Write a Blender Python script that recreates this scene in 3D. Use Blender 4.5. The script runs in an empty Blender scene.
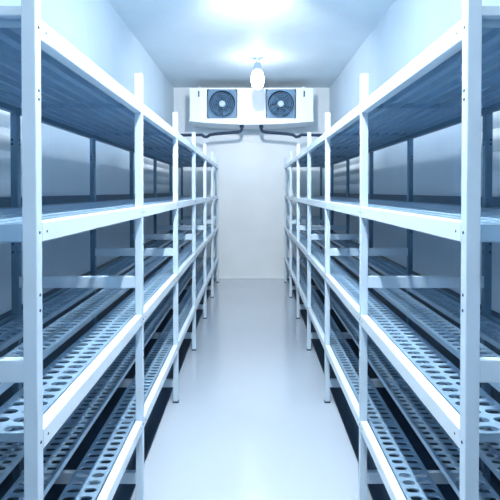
import bpy, bmesh, math
from mathutils import Vector, Matrix
S = bpy.context.scene
C = S.collection
PI = math.pi
EYE = 1.595

# ------------------------------------------------------------------ materials
def mat(name, col, rough=.5, metal=0., spec=.5, noise=0., nscale=6., bump=0., bscale=40., emit=None, estr=0., coat=0.):
    m = bpy.data.materials.new(name); m.use_nodes = True
    nt = m.node_tree; b = nt.nodes['Principled BSDF']
    b.inputs['Base Color'].default_value = (*col, 1)
    b.inputs['Roughness'].default_value = rough
    b.inputs['Metallic'].default_value = metal
    b.inputs['Specular IOR Level'].default_value = spec
    b.inputs['Coat Weight'].default_value = coat
    b.inputs['Coat Roughness'].default_value = .12
    tc = nt.nodes.new('ShaderNodeTexCoord')
    if noise > 0:
        n = nt.nodes.new('ShaderNodeTexNoise'); n.inputs['Scale'].default_value = nscale
        n.inputs['Detail'].default_value = 4
        r = nt.nodes.new('ShaderNodeValToRGB')
        r.color_ramp.elements[0].position = .3; r.color_ramp.elements[1].position = .7
        r.color_ramp.elements[0].color = (*[c*(1-noise) for c in col], 1)
        r.color_ramp.elements[1].color = (*[min(1, c*(1+noise*.5)) for c in col], 1)
        nt.links.new(tc.outputs['Object'], n.inputs['Vector'])
        nt.links.new(n.outputs['Fac'], r.inputs['Fac'])
        nt.links.new(r.outputs['Color'], b.inputs['Base Color'])
    if bump > 0:
        n2 = nt.nodes.new('ShaderNodeTexNoise'); n2.inputs['Scale'].default_value = bscale
        bp = nt.nodes.new('ShaderNodeBump'); bp.inputs['Strength'].default_value = bump
        bp.inputs['Distance'].default_value = .01
        nt.links.new(tc.outputs['Object'], n2.inputs['Vector'])
        nt.links.new(n2.outputs['Fac'], bp.inputs['Height'])
        nt.links.new(bp.outputs['Normal'], b.inputs['Normal'])
    if emit:
        b.inputs['Emission Color'].default_value = (*emit, 1)
        b.inputs['Emission Strength'].default_value = estr
    return m

def panel_mat(name, col, axis, pitch, line=.004, rough=.35, dark=.82):
    """smooth insulated sheet panels with fine joints every `pitch` metres along one axis"""
    m = mat(name, col, rough)
    nt = m.node_tree; b = nt.nodes['Principled BSDF']
    tc = nt.nodes.new('ShaderNodeTexCoord'); sp = nt.nodes.new('ShaderNodeSeparateXYZ')
    nt.links.new(tc.outputs['Object'], sp.inputs[0])
    d = nt.nodes.new('ShaderNodeMath'); d.operation = 'DIVIDE'; d.inputs[1].default_value = pitch
    nt.links.new(sp.outputs[axis], d.inputs[0])
    f = nt.nodes.new('ShaderNodeMath'); f.operation = 'FRACT'
    nt.links.new(d.outputs[0], f.inputs[0])
    l = nt.nodes.new('ShaderNodeMath'); l.operation = 'LESS_THAN'; l.inputs[1].default_value = line/pitch
    nt.links.new(f.outputs[0], l.inputs[0])
    n = nt.nodes.new('ShaderNodeTexNoise'); n.inputs['Scale'].default_value = 1.7
    nt.links.new(tc.outputs['Object'], n.inputs['Vector'])
    r = nt.nodes.new('ShaderNodeValToRGB')
    r.color_ramp.elements[0].position = .35; r.color_ramp.elements[1].position = .65
    r.color_ramp.elements[0].color = (*[c*.95 for c in col], 1)
    r.color_ramp.elements[1].color = (*col, 1)
    nt.links.new(n.outputs['Fac'], r.inputs['Fac'])
    mx = nt.nodes.new('ShaderNodeMixRGB'); mx.blend_type = 'MULTIPLY'
    nt.links.new(l.outputs[0], mx.inputs['Fac'])
    nt.links.new(r.outputs['Color'], mx.inputs['Color1'])
    mx.inputs['Color2'].default_value = (dark, dark, dark, 1)
    nt.links.new(mx.outputs[0], b.inputs['Base Color'])
    return m

M = {
 'floor': mat('epoxy_floor', (.48, .56, .64), .15, spec=.6, noise=.03, nscale=1.2, coat=.6, bump=.03, bscale=30),
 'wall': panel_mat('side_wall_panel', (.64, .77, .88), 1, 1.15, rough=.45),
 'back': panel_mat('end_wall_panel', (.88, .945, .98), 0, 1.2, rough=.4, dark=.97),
 'ceil': panel_mat('ceiling_panel', (.82, .91, .97), 0, .94, rough=.6, dark=.93),
 'post': mat('white_powder_coat', (.60, .75, .87), .35, noise=.03, nscale=9),
 'beam': mat('white_enamel', (.68, .81, .90), .3, noise=.02, nscale=7),
 'zinc': mat('zinc_plated_steel', (.31, .48, .64), .34, metal=.4, noise=.06, nscale=14),
 'rear_shade': mat('rear_frame_shade', (.13, .25, .37), .4, metal=.3, noise=.1, nscale=20),  # shade on the rear posts and beams, put into their colour
 'hole': mat('dark_punched_hole', (.02, .05, .1), .8),
 'rail': mat('dark_blue_rail', (.04, .10, .17), .5),
 'wall_shade': mat('low_wall_shade', (.03, .08, .14), .4, noise=.1),  # shade low behind the racks, as a dark wall colour
 'mat': mat('under_rack_shade', (.02, .05, .09), .55, noise=.15, nscale=20),  # shade on the floor under the racks, as a dark strip
 'rib': mat('ribbed_white_sheet', (.86, .92, .96), .5),
 'case': mat('cooler_enamel', (.88, .93, .98), .35),
 'fanplate': mat('fan_surround_grey', (.12, .25, .39), .45),
 'duct': mat('fan_duct_dark', (.05, .12, .22), .5),
 'blade': mat('fan_blade_grey', (.08, .19, .31), .4, metal=.3),
 'wire': mat('guard_wire', (.16, .30, .47), .4, metal=.5),
 'hub': mat('fan_hub_pale', (.55, .70, .85), .4),
 'pipe': mat('black_insulation', (.025, .05, .10), .7, bump=.2, bscale=60),
 'grey': mat('grey_collar', (.22, .32, .42), .5),
 'foot': mat('dark_rubber', (.04, .08, .14), .7),
 'glow': mat('opal_lamp_glass', (.95, .97, 1), .3, emit=(.95, .975, 1), estr=14),
 'tube': mat('added_tube_glow', (.95, .97, 1), .3, emit=(.95, .975, 1), estr=330),
 'added_glow': mat('added_lamp_glass', (.95, .97, 1), .3, emit=(.95, .975, 1), estr=48),
 'added_tube_dim': mat('dim_added_tube', (.95, .97, 1), .3, emit=(.95, .975, 1), estr=135),
}

# ------------------------------------------------------------------ mesh helpers
def bm_new(): return bmesh.new()
def box(bm, x0, x1, y0, y1, z0, z1, mi=0, bev=0.):
    if x0 > x1: x0, x1 = x1, x0
    v = [bm.verts.new(p) for p in ((x0,y0,z0),(x1,y0,z0),(x1,y1,z0),(x0,y1,z0),(x0,y0,z1),(x1,y0,z1),(x1,y1,z1),(x0,y1,z1))]
    fs = [bm.faces.new([v[i] for i in q]) for q in ((3,2,1,0),(4,5,6,7),(0,1,5,4),(1,2,6,5),(2,3,7,6),(3,0,4,7))]
    for f in fs: f.material_index = mi
    if bev > 0:
        es = list({e for f in fs for e in f.edges})
        r = bmesh.ops.bevel(bm, geom=es, offset=bev, segments=2, profile=.5, affect='EDGES')
        for f in r['faces']: f.material_index = mi
def prism(bm, pts, axis, a, b, mi=0):
    """extrude polygon pts (2d) along axis from a to b"""
    def P(p, t):
        if axis == 'x': return (t, p[0], p[1])
        if axis == 'y': return (p[0], t, p[1])
        return (p[0], p[1], t)
    A = [bm.verts.new(P(p, a)) for p in pts]; B = [bm.verts.new(P(p, b)) for p in pts]
    n = len(pts); fs = [bm.faces.new(A), bm.faces.new(B[::-1])]
    for i in range(n): fs.append(bm.faces.new((A[i], B[i], B[(i+1) % n], A[(i+1) % n])))
    for f in fs: f.material_index = mi
def disc(bm, c, nrm, r, h, seg=16, mi=0, r2=None):
    q = Vector(nrm).normalized().to_track_quat('Z', 'Y').to_matrix().to_4x4()
    g = bmesh.ops.create_cone(bm, cap_ends=True, segments=seg, radius1=r, radius2=r if r2 is None else r2, depth=h, matrix=Matrix.Translation(c) @ q)
    for v in g['verts']:
        for f in v.link_faces: f.material_index = mi
def lathe(bm, prof, c=(0,0,0), seg=32, axis='z', mi=0, smooth=True):
    rings = []
    for r, z in prof:
        ring = []
        for i in range(seg):
            a = 2*PI*i/seg
            p = (r*math.cos(a), r*math.sin(a), z) if axis == 'z' else (r*math.cos(a), z, r*math.sin(a))
            ring.append(bm.verts.new((c[0]+p[0], c[1]+p[1], c[2]+p[2])))
        rings.append(ring)
    for k in range(len(rings)-1):
        for i in range(seg):
            f = bm.faces.new((rings[k][i], rings[k][(i+1)%seg], rings[k+1][(i+1)%seg], rings[k+1][i]))
            f.smooth = smooth; f.material_index = mi
    for ring in (rings[0], rings[-1]):
        f = bm.faces.new(ring); f.material_index = mi
def tube(bm, pts, r, seg=12, mi=0):
    pts = [Vector(p) for p in pts]; rings = []
    for i, p in enumerate(pts):
        d = (pts[min(i+1, len(pts)-1)] - pts[max(i-1, 0)]).normalized()
        q = d.to_track_quat('Z', 'Y')
        rings.append([bm.verts.new(p + q @ Vector((r*math.cos(2*PI*k/seg), r*math.sin(2*PI*k/seg), 0))) for k in range(seg)])
    for a, b in zip(rings, rings[1:]):
        for k in range(seg):
            f = bm.faces.new((a[k], a[(k+1)%seg], b[(k+1)%seg], b[k])); f.smooth = True; f.material_index = mi
    for ring in (rings[0], rings[-1]): bm.faces.new(ring)
def torus(bm, c, R, r, seg=36, sub=6, mi=0):
    """ring lying in the xz plane"""
    rings = []
    for i in range(seg):
        a = 2*PI*i/seg; ring = []
        for k in range(sub):
            b = 2*PI*k/sub; q = R + r*math.cos(b)
            ring.append(bm.verts.new((c[0]+q*math.cos(a), c[1]+r*math.sin(b), c[2]+q*math.sin(a))))
        rings.append(ring)
    for i in range(seg):
        A, B = rings[i], rings[(i+1)%seg]
        for k in range(sub):
            f = bm.faces.new((A[k], A[(k+1)%sub], B[(k+1)%sub], B[k])); f.smooth = True; f.material_index = mi
def obj(name, bm, mats, parent=None, loc=(0,0,0)):
    bmesh.ops.recalc_face_normals(bm, faces=bm.faces)
    me = bpy.data.meshes.new(name); bm.to_mesh(me); bm.free()
    for m in (mats if isinstance(mats, (list, tuple)) else [mats]): me.materials.append(m)
    o = bpy.data.objects.new(name, me); C.objects.link(o); o.location = loc
    if parent: o.parent = parent
    return o
def thing(name, label, cat, loc=(0,0,0), rz=0, group=None):
    o = bpy.data.objects.new(name, None); C.objects.link(o)
    o.location = loc; o.rotation_euler = (0, 0, rz); o.empty_display_size = .1
    o['label'] = label; o['category'] = cat
    if group: o['group'] = group
    return o
def struct(name, bm, mats, label=None):
    o = obj(name, bm, mats); o['kind'] = 'structure'
    if label: o['label'] = label
    return o
def tag(o, label, cat, group=None):
    o['label'] = label; o['category'] = cat
    if group: o['group'] = group
    return o

# ------------------------------------------------------------------ room
WX, Y0, Y1, H = 1.41, -2.2, 8.9, 3.465
t = .12
bm = bm_new(); box(bm, -WX-t, WX+t, Y0-t, Y1+t, -t, 0); struct('floor', bm, M['floor'], 'glossy pale blue epoxy floor of the cold room')
bm = bm_new(); box(bm, -WX-t, WX+t, Y0-t, Y1+t, H, H+t); struct('ceiling', bm, M['ceil'], 'smooth pale blue panelled ceiling')
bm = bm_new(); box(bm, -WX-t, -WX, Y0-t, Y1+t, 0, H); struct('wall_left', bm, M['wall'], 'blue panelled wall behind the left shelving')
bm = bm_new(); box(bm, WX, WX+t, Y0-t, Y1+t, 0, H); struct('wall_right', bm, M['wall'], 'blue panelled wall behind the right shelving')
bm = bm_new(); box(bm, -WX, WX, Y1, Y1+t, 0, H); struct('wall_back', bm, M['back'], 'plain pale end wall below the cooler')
bm = bm_new(); box(bm, -WX, WX, Y0-t, Y0, 0, H); struct('wall_front', bm, M['back'])
# skirting at the far wall
bm = bm_new(); box(bm, -WX, WX, Y1-.012, Y1, 0, .035, bev=.004); struct('baseboard_back', bm, M['case'])
# side walls: dark bumper rails and ribbed sheet panels
n = 1
for s, side in ((-1, 'left'), (1, 'right')):
    bm = bm_new(); box(bm, s*WX, s*(WX-.03), Y0+.02, Y1-.02, EYE-.10, EYE-.035, bev=.004)
    struct('trim_%d' % n, bm, M['rail'], 'dark blue bumper rail along the %s wall' % side); n += 1
    for (a, b, z0, z1) in ((1.3, 3.10, EYE-.03, EYE+.62), (6.15, 8.3, EYE-.03, EYE+.62), (1.3, 3.10, EYE-.30, EYE-.11)):
        pts = []; pitch = .135; N = max(2, int(round((z1-z0)/pitch))); p = (z1-z0)/N
        for i in range(N):
            for k in range(10):
                u = k/10
                pts.append((WX -   .006 - .034*math.sin(PI*u)**.9, z0 + (i+u)*p))
        pts.append((WX-.006, z1)); pts = [(s*x, z) for x, z in pts] + [(s*WX, z1), (s*WX, z0)]
        bm = bm_new(); prism(bm, pts, 'y', a, b)
        struct('trim_%d' % n, bm, M['rib'], 'white horizontally ribbed sheet fixed on the %s wall' % side); n += 1

# dark sheets added for the shade behind and under the racks
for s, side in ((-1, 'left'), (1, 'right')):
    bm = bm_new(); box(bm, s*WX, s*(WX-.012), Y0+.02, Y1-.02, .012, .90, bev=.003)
    struct('trim_%d' % n, bm, M['wall_shade'], 'dark blue sheet for the shade low on the %s wall' % side); n += 1
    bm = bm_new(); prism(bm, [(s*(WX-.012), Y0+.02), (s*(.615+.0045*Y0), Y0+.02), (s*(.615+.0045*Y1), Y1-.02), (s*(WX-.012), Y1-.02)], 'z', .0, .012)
    struct('trim_%d' % n, bm, M['mat'], 'dark strip for the shade under the %s shelving' % side); n += 1

# ------------------------------------------------------------------ shelving
PW = .036                      # post width
DEP = .655                     # depth of the racks
NB, BAY, V0 = 6, 1.215, 1.232
LV = {1: EYE+.442, 2: EYE-.08, 3: EYE-.62, 4: EYE-1.155}   # top of each level's beams
BH = .053
TOP = EYE + .585

def plank_mesh(L, W, solid=False):
    """perforated steel plank: top sheet with two rows of oval slots, folded edges, centre rib"""
    bm = bm_new()
    n = 24; p = L/n; th = .002
    cols = ((-W/2+.012, .053), (W/2-.012-.053, .053))
    xs = [-W/2, cols[0][0], cols[0][0]+cols[0][1], cols[1][0], cols[1][0]+cols[1][1], W/2]
    def quad(x0, x1, y0, y1, z=0):
        bm.faces.new([bm.verts.new(q) for q in ((x0,y0,z),(x1,y0,z),(x1,y1,z),(x0,y1,z))])
    quad(xs[0], xs[1], -L/2, L/2); quad(xs[2], xs[3], -L/2, L/2); quad(xs[4], xs[5], -L/2, L/2)
    if solid: quad(xs[1], xs[2], -L/2, L/2); quad(xs[3], xs[4], -L/2, L/2)
    for c0, cw in (() if solid else cols):
        x0, x1 = c0, c0+cw; cx = (x0+x1)/2
        for i in range(n):
            y0 = -L/2+i*p; y1 = y0+p; cy = (y0+y1)/2
            a, b = cw*.48, p*.29
            K = 20; inner = []; outer = []; lower = []
            for k in range(K):
                an = 2*PI*(k+.5)/K
                ca, sa = math.cos(an), math.sin(an)
                ex = 2/2.6
                ix = math.copysign(abs(ca)**ex, ca)*a; iy = math.copysign(abs(sa)**ex, sa)*b
                m_ = min((cw/2)/max(abs(ca), 1e-6), (p/2)/max(abs(sa), 1e-6))
                inner.append(bm.verts.new((cx+ix, cy+iy, 0))); outer.append(bm.verts.new((cx+ca*m_, cy+sa*m_, 0)))
                lower.append(bm.verts.new((cx+ix, cy+iy, -.005)))
            cs = {}
            for k in range(K):
                j = (k+1) % K
                o1, o2 = outer[k], outer[j]
                # corner between two different sides
                s1 = abs(abs(o1.co.x-cx)-cw/2) < 1e-6; s2 = abs(abs(o2.co.x-cx)-cw/2) < 1e-6
                if s1 != s2:
                    cxn = (o1 if s1 else o2).co.x; cyn = (o2 if s1 else o1).co.y
                    cv = bm.verts.new((cxn, cyn, 0))
                    bm.faces.new((inner[k], o1, cv, o2, inner[j]))
                else:
                    bm.faces.new((inner[k], o1, o2, inner[j]))
                bm.faces.new((inner[k], inner[j], lower[j], lower[k]))
    # folded flanges and centre rib (closed thin boxes)
    for x in (-W/2, W/2-.002): box(bm, x, x+.002, -L/2, L/2, -.024, -.0003)
    box(bm, -.002, .002, -L/2, L/2, -.024, -.0003)
    for y in (-L/2, L/2-.002): box(bm, -W/2+.002, W/2-.002, y, y+.002, -.022, -.0003)
    bmesh.ops.remove_doubles(bm, verts=bm.verts, dist=1e-6)
    me = bpy.data.meshes.new('shelf_plank')
    bmesh.ops.recalc_face_normals(bm, faces=bm.faces)
    for f in bm.faces:
        if abs(f.normal.z) > .99 and abs(f.calc_center_median().z) < 1e-4 and f.normal.z < 0: f.normal_flip()
    bm.to_mesh(me); bm.free(); me.materials.append(M['zinc'])
    return me

PLANK_W, GAP = .1405, .0015
pm = plank_mesh(BAY-.008, PLANK_W); pms = plank_mesh(BAY-.008, PLANK_W, True)   # the top level is closed sheet

def shared(name, me, parent, loc):
    o = bpy.data.objects.new(name, me); C.objects.link(o); o.parent = parent; o.location = loc
    if me.materials[0] == M['rear_shade']: o['label'] = '%s at the back with shade in its colour' % ('upright' if name == 'post' else name)
    return o

def rack(s, label):
    """s=-1 left, +1 right; local x runs from the aisle face (0) towards the wall"""
    r = thing('shelving_rack', label, 'shelving', (s*.536, 0, 0), -s*.0045)
    bolts = [LV[l]-BH/2 for l in LV] + [LV[l]-BH/2+.34 for l in (2, 3, 4)] + [LV[l]-BH/2-.16 for l in (1, 2, 3)] + [TOP-.07]
    def post_mesh(front):
        bm = bm_new()
        # L-section upright with thick returns reads as square tube
        box(bm, 0, s*PW, 0, PW, .012, TOP, 0, bev=.003)
        for z in bolts:
            xf = -s*.0004 if front else s*PW + s*.0004
            disc(bm, (xf, PW*.55, z), (1, 0, 0), .0042, .0012, 10, 1)
            if not front:
                disc(bm, (-s*.0004, PW*.55, z), (1, 0, 0), .005, .0012, 10, 1)
            if not front: disc(bm, (s*PW*.72, -.0004, z), (0, 1, 0), .006, .0012, 10, 1)
        me_o = obj('post', bm, [M['post'] if front else M['rear_shade'], M['hole']], r)
        return me_o
    def foot_mesh():
        bm = bm_new(); box(bm, -s*.004, s*(PW+.004), -.004, PW+.004, 0, .014, bev=.003)
        return bm
    pf = post_mesh(True); pb = post_mesh(False)
    ft = obj('foot', foot_mesh(), M['foot'], pf)
    bm = bm_new(); box(bm, s*PW, s*(DEP-PW), 0, .028, 0, .058, bev=.003); cb = obj('crossbar', bm, M['post'], r)
    bm = bm_new(); box(bm, s*PW, s*(DEP-PW), 0, .028, 0, .026, bev=.003); ct = obj('crossbar', bm, M['post'], r)
    bm = bm_new(); box(bm, s*PW, s*(DEP-PW), 0, .026, 0, .046, bev=.003); c2 = obj('crossbar', bm, M['zinc'], r)
    used = set()
    bm = bm_new()
    box(bm, 0, s*PW, 0, BAY-PW, -BH, 0, bev=.003)
    for y in (.03, BAY-PW-.03): disc(bm, (-s*.0002, y, -BH/2), (1, 0, 0), .0035, .001, 10, 1)
    fb = obj('beam', bm, [M['beam'], M['hole']], r)
    bm = bm_new(); box(bm, 0, s*PW, 0, BAY-PW, -BH, 0, bev=.003); bb = obj('beam', bm, M['rear_shade'], r)
    bb['label'] = 'shade-coloured beam at the back'; pb['label'] = 'shade-coloured upright at the back'  # shade on the rear parts, put into their colour
    first = True
    for k in range(NB+1):
        v = V0 + k*BAY
        if k == 0:
            a, b = pf, pb; f1 = ft
        else:
            a = shared('post', pf.data, r, (0,0,0)); b = shared('post', pb.data, r, (0,0,0))
            f1 = shared('foot', ft.data, a, (0,0,0))
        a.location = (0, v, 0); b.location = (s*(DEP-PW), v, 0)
        shared('foot', ft.data, b, (0,0,.012))
        for z, c in ((LV[1]-.002, ct), (LV[2]-.05, c2), (EYE-.487, cb), (EYE-1.478, cb)):
            if c in used: shared('crossbar', c.data, r, (0, v+.004, z))
            else: c.location = (0, v+.004, z); used.add(c)
    first = True
    for k in range(NB):
        v = V0 + k*BAY
        for l in LV:
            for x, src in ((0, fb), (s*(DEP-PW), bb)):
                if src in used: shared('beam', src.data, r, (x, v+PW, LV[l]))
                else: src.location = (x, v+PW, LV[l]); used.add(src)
            nj, gap = (4, GAP) if l < 3 else (3, .0725)     # lower levels: fewer planks with open gaps
            for j in range(nj):
                xc = PW + .007 + PLANK_W/2 + j*(PLANK_W+gap)
                shared('shelf_plank', pms if l == 1 else pm, r, (s*xc, v+BAY/2+PW/2, LV[l]-.004))
    return r
rack(-1, 'white steel shelving rack with perforated shelves along the left wall')
rack(1, 'white steel shelving rack with perforated shelves along the right wall')

# ------------------------------------------------------------------ evaporator cooler
CY = 8.2; CZ0 = EYE+1.165; CZ1 = EYE+1.72; CW = 1.03
cool = thing('evaporator_cooler', 'white twin-fan evaporator cooler hung from the ceiling at the end wall', 'cooling unit', (0, CY, CZ0))
HC = CZ1-CZ0; D = Y1-CY-.02
bm = bm_new()
fx = (-.49, .49); FR = .222; SQ = .255; fz = HC*.52
# front face built with square openings round the fans
def strip(x0, x1, z0, z1): box(bm, x0, x1, 0, .03, z0, z1)
strip(-CW, fx[0]-SQ, .03, HC); strip(fx[0]+SQ, fx[1]-SQ, .03, HC); strip(fx[1]+SQ, CW, .03, HC)
for x in fx:
    strip(x-SQ, x+SQ, .03, fz-SQ+.012); strip(x-SQ, x+SQ, fz+SQ-.012, HC)
box(bm, -CW, CW, .03, D, HC-.02, HC); box(bm, -CW, CW, D-.02, D, .03, HC-.02)
box(bm, -CW, -CW+.02, .03, D-.02, .03, HC-.02); box(bm, CW-.02, CW, .03, D-.02, .03, HC-.02)
obj('housing', bm, M['case'], cool)
# drip tray, bowed down in the middle, with rolled front rim
bm = bm_new(); N = 24
pts = [(-CW-.01 + 2*(CW+.01)*i/N, -.055*(1-((2*i/N)-1)**2)) for i in range(N+1)]
prism(bm, pts + [(CW+.01, .03), (-CW-.01, .03)], 'y', -.012, D)
tray = obj('drip_tray', bm, M['case'], cool)
for x in fx:
    bm = bm_new()   # surround plate with circular hole
    K = 40; yy = .004
    q = SQ-.014
    for ysurf in (yy,):
        inn = []; out = []; back = []
        for k in range(K):
            a = 2*PI*(k+.5)/K; ca, sa = math.cos(a), math.sin(a); m_ = q/max(abs(ca), abs(sa))
            inn.append(bm.verts.new((x+FR*ca, ysurf, fz+FR*sa))); out.append(bm.verts.new((x+m_*ca, ysurf, fz+m_*sa)))
            back.append(bm.verts.new((x+FR*ca, .16, fz+FR*sa)))
        cen = bm.verts.new((x, .16, fz))
        for k in range(K):
            j = (k+1)%K; bm.faces.new((inn[k], out[k], out[j], inn[j]))
            f = bm.faces.new((inn[k], inn[j], back[j], back[k])); f.material_index = 1
            f = bm.faces.new((back[k], back[j], cen)); f.material_index = 1
    pl = obj('fan_surround', bm, [M['fanplate'], M['duct']], cool)
    bm = bm_new(); disc(bm, (x, .07, fz), (0, 1, 0), .062, .09, 28)
    for k in range(5):
        a0 = 2*PI*k/5
        R0, R1 = .055, .198; vs = []
        for i in range(7):
            t_ = i/6; rr = R0+(R1-R0)*t_; w = .34+.12*t_
            for sgn in (-1, 1):
                aa = a0 + .25*t_ + sgn*w*(.85 if i == 0 else 1)
                vs.append((x+rr*math.cos(aa), .07+sgn*.03*(1-.4*t_), fz+rr*math.sin(aa)))
        V = [bm.verts.new(p) for p in vs]; V2 = [bm.verts.new((p[0], p[1]+.004, p[2])) for p in vs]
        for i in range(6):
            for W_, fl in ((V, 0), (V2, 1)):
                qd = (W_[2*i], W_[2*i+1], W_[2*i+3], W_[2*i+2]); bm.faces.new(qd)
        for W_ in ((V[12], V[13], V2[13], V2[12]),): bm.faces.new(W_)
    obj('fan', bm, M['blade'], cool)
    bm = bm_new()
    for R in (.225, .19, .155, .12, .085): torus(bm, (x, -.018+.0, fz), R, .0035 if R < .22 else .008)
    for k in range(4):
        a = PI/4 + k*PI/2
        tube(bm, [(x+.05*math.cos(a), -.018, fz+.05*math.sin(a)), (x+.235*math.cos(a), -.014, fz+.235*math.sin(a)), (x+.24*math.cos(a), .004, fz+.24*math.sin(a))], .004, 6)
    g = obj('fan_guard', bm, M['wire'], cool)
    bm = bm_new(); lathe(bm, [(.001, -.034), (.03, -.032), (.052, -.022), (.056, -.012), (.001, -.01)], (x, 0, fz), 28, 'y')
    obj('badge', bm, M['hub'], g)
for s in (-1, 1):
    bm = bm_new(); box(bm, s*.868, s*.892, -.012, .002, HC-.15, HC-.05, bev=.003)
    obj('latch', bm, M['duct'], cool)
    for y in (D-.05,):
        bm = bm_new(); box(bm, s*.93-.02, s*.93+.02, y-.02, y+.02, HC-.002, H-CZ0); obj('hanger', bm, M['case'], cool)
    # insulated drain pipe running out under the tray to the side
    y = .10
    pts = [(s*.165, y, .0), (s*.165, y, -.12), (s*.185, y, -.155), (s*.235, y, -.168), (s*.40, y, -.182), (s*.60, y, -.20), (s*.70, y, -.215),
           (s*.755, y, -.25), (s*.80, y, -.245), (s*.84, y, -.215), (s*.95, y, -.215), (s*1.25, y, -.225), (s*(WX-.002), y, -.225)]
    bm = bm_new(); tube(bm, pts, .026, 12)
    disc(bm, (s*.165, y, -.07), (0, 0, 1), .036, .05, 14)
    obj('drain_pipe', bm, M['pipe'], cool)

# ------------------------------------------------------------------ ceiling lamps: the hanging one, plus added lights out of view
def lamp(y, label, power, x=.085, zc=EYE+1.565):
    l = thing('ceiling_lamp', label, 'lamp', (x, y, H), 0)
    zb = zc-H
    bm = bm_new(); disc(bm, (0, 0, -.008), (0, 0, 1), .055, .016, 24); disc(bm, (0, 0, (zb+.17-.016)/2-.008), (0, 0, 1), .022, abs(zb+.17)-.0, 16)
    obj('stem', bm, M['post'], l)
    bm = bm_new(); lathe(bm, [(.03, zb+.235), (.048, zb+.215), (.048, zb+.19), (.062, zb+.18), (.062, zb+.13), (.04, zb+.125)], seg=28)
    obj('collar', bm, M['grey'], l)
    bm = bm_new(); lathe(bm, [(.045, zb+.128), (.072, zb+.105), (.084, zb+.06), (.090, zb+.03), (.090, zb-.03), (.078, zb-.09), (.05, zb-.125), (.012, zb-.14)], seg=32)
    obj('lamp_glass', bm, power, l)
    return l
lamp(6.9, 'glowing opal glass lamp hanging from the ceiling before the cooler', M['glow'])
def added_batten(y, label, tm='tube'):  # tube fixtures added out of view to light aisle and racks
    l = thing('added_tube_light', label, 'added light fitting', (0, y, H-.2))
    for e in (-.4, .4):
        bm = bm_new(); disc(bm, (0, e, .1), (0, 0, 1), .006, .2, 10); obj('rod', bm, M['grey'], l)
    bm = bm_new(); prism(bm, [(-.025, 0), (.025, 0), (.072, -.135), (.069, -.135), (.024, -.008), (-.024, -.008), (-.069, -.135), (-.072, -.135)], 'y', -.62, .62); obj('housing', bm, M['post'], l)
    for e in (-1, 1):
        bm = bm_new(); box(bm, -.02, .02, e*.60-.015, e*.60+.015, -.07, -.008, bev=.003); obj('lamp_holder', bm, M['post'], l)
    bm = bm_new(); disc(bm, (0, 0, -.05), (0, 1, 0), .014, 1.17, 20); obj('tube', bm, M[tm], l)
added_batten(2.85, 'added tube light on the ceiling over the aisle, nearest the cooler')
lamp(3.65, 'added opal glass lamp hanging nearer the viewer above the third shelf bays', M['added_glow'], 0, EYE+1.6)  # unseen second lamp, added to brighten the room
added_batten(1.55, 'added tube light on the ceiling over the first shelf bays')

sp = thing('added_spotlight', 'added round spotlight on the ceiling aimed down the aisle', 'lamp', (0, 4.05, H))  # unseen spotlight, added to brighten the far end
bm = bm_new(); disc(bm, (0, 0, -.075), (0, 0, 1), .012, .15, 12); disc(bm, (0, 0, -.006), (0, 0, 1), .045, .012, 20); obj('stem', bm, M['grey'], sp)
bm = bm_new(); lathe(bm, [(.02, -.09), (.05, -.07), (.062, .02), (.066, .05), (.062, .05), (.056, .02), (.045, -.06), (.015, -.075)], seg=28)
hd = obj('added_lamp_head', bm, M['case'], sp, (0, 0, -.19)); hd.rotation_euler = (math.radians(-108), 0, 0)
ld = bpy.data.lights.new('spot', 'SPOT'); ld.energy = 170; ld.color = (.95, .975, 1); ld.spot_size = math.radians(105); ld.spot_blend = 1; ld.shadow_soft_size = .05
lo = bpy.data.objects.new('spot', ld); C.objects.link(lo); lo.parent = sp; lo.location = (0, .09, -.20); lo.rotation_euler = (math.radians(72), 0, 0)
added_batten(-.35, 'added tube light on the ceiling above the viewer', 'added_tube_dim')  # weaker tube added to lighten faces turned towards the viewer

# ------------------------------------------------------------------ world and camera
w = bpy.data.worlds.new('World'); S.world = w; w.use_nodes = True
w.node_tree.nodes['Background'].inputs[0].default_value = (.35, .55, .9, 1)
w.node_tree.nodes['Background'].inputs[1].default_value = .1
cd = bpy.data.cameras.new('Camera'); cam = bpy.data.objects.new('Camera', cd); C.objects.link(cam)
cd.sensor_width = 36; cd.lens = 36*490/500; cd.clip_start = .05
pitch = .8
cam.location = (0, 0, EYE); cam.rotation_euler = (math.radians(90-pitch), 0, 0)
cd.shift_x = -.003; cd.shift_y = -(59-490*math.tan(math.radians(pitch)))/500
S.camera = cam
S.view_settings.view_transform = 'Standard'; S.view_settings.look = 'None'
S.view_settings.exposure = .95; S.view_settings.gamma = 1; S.view_settings.use_curve_mapping = False
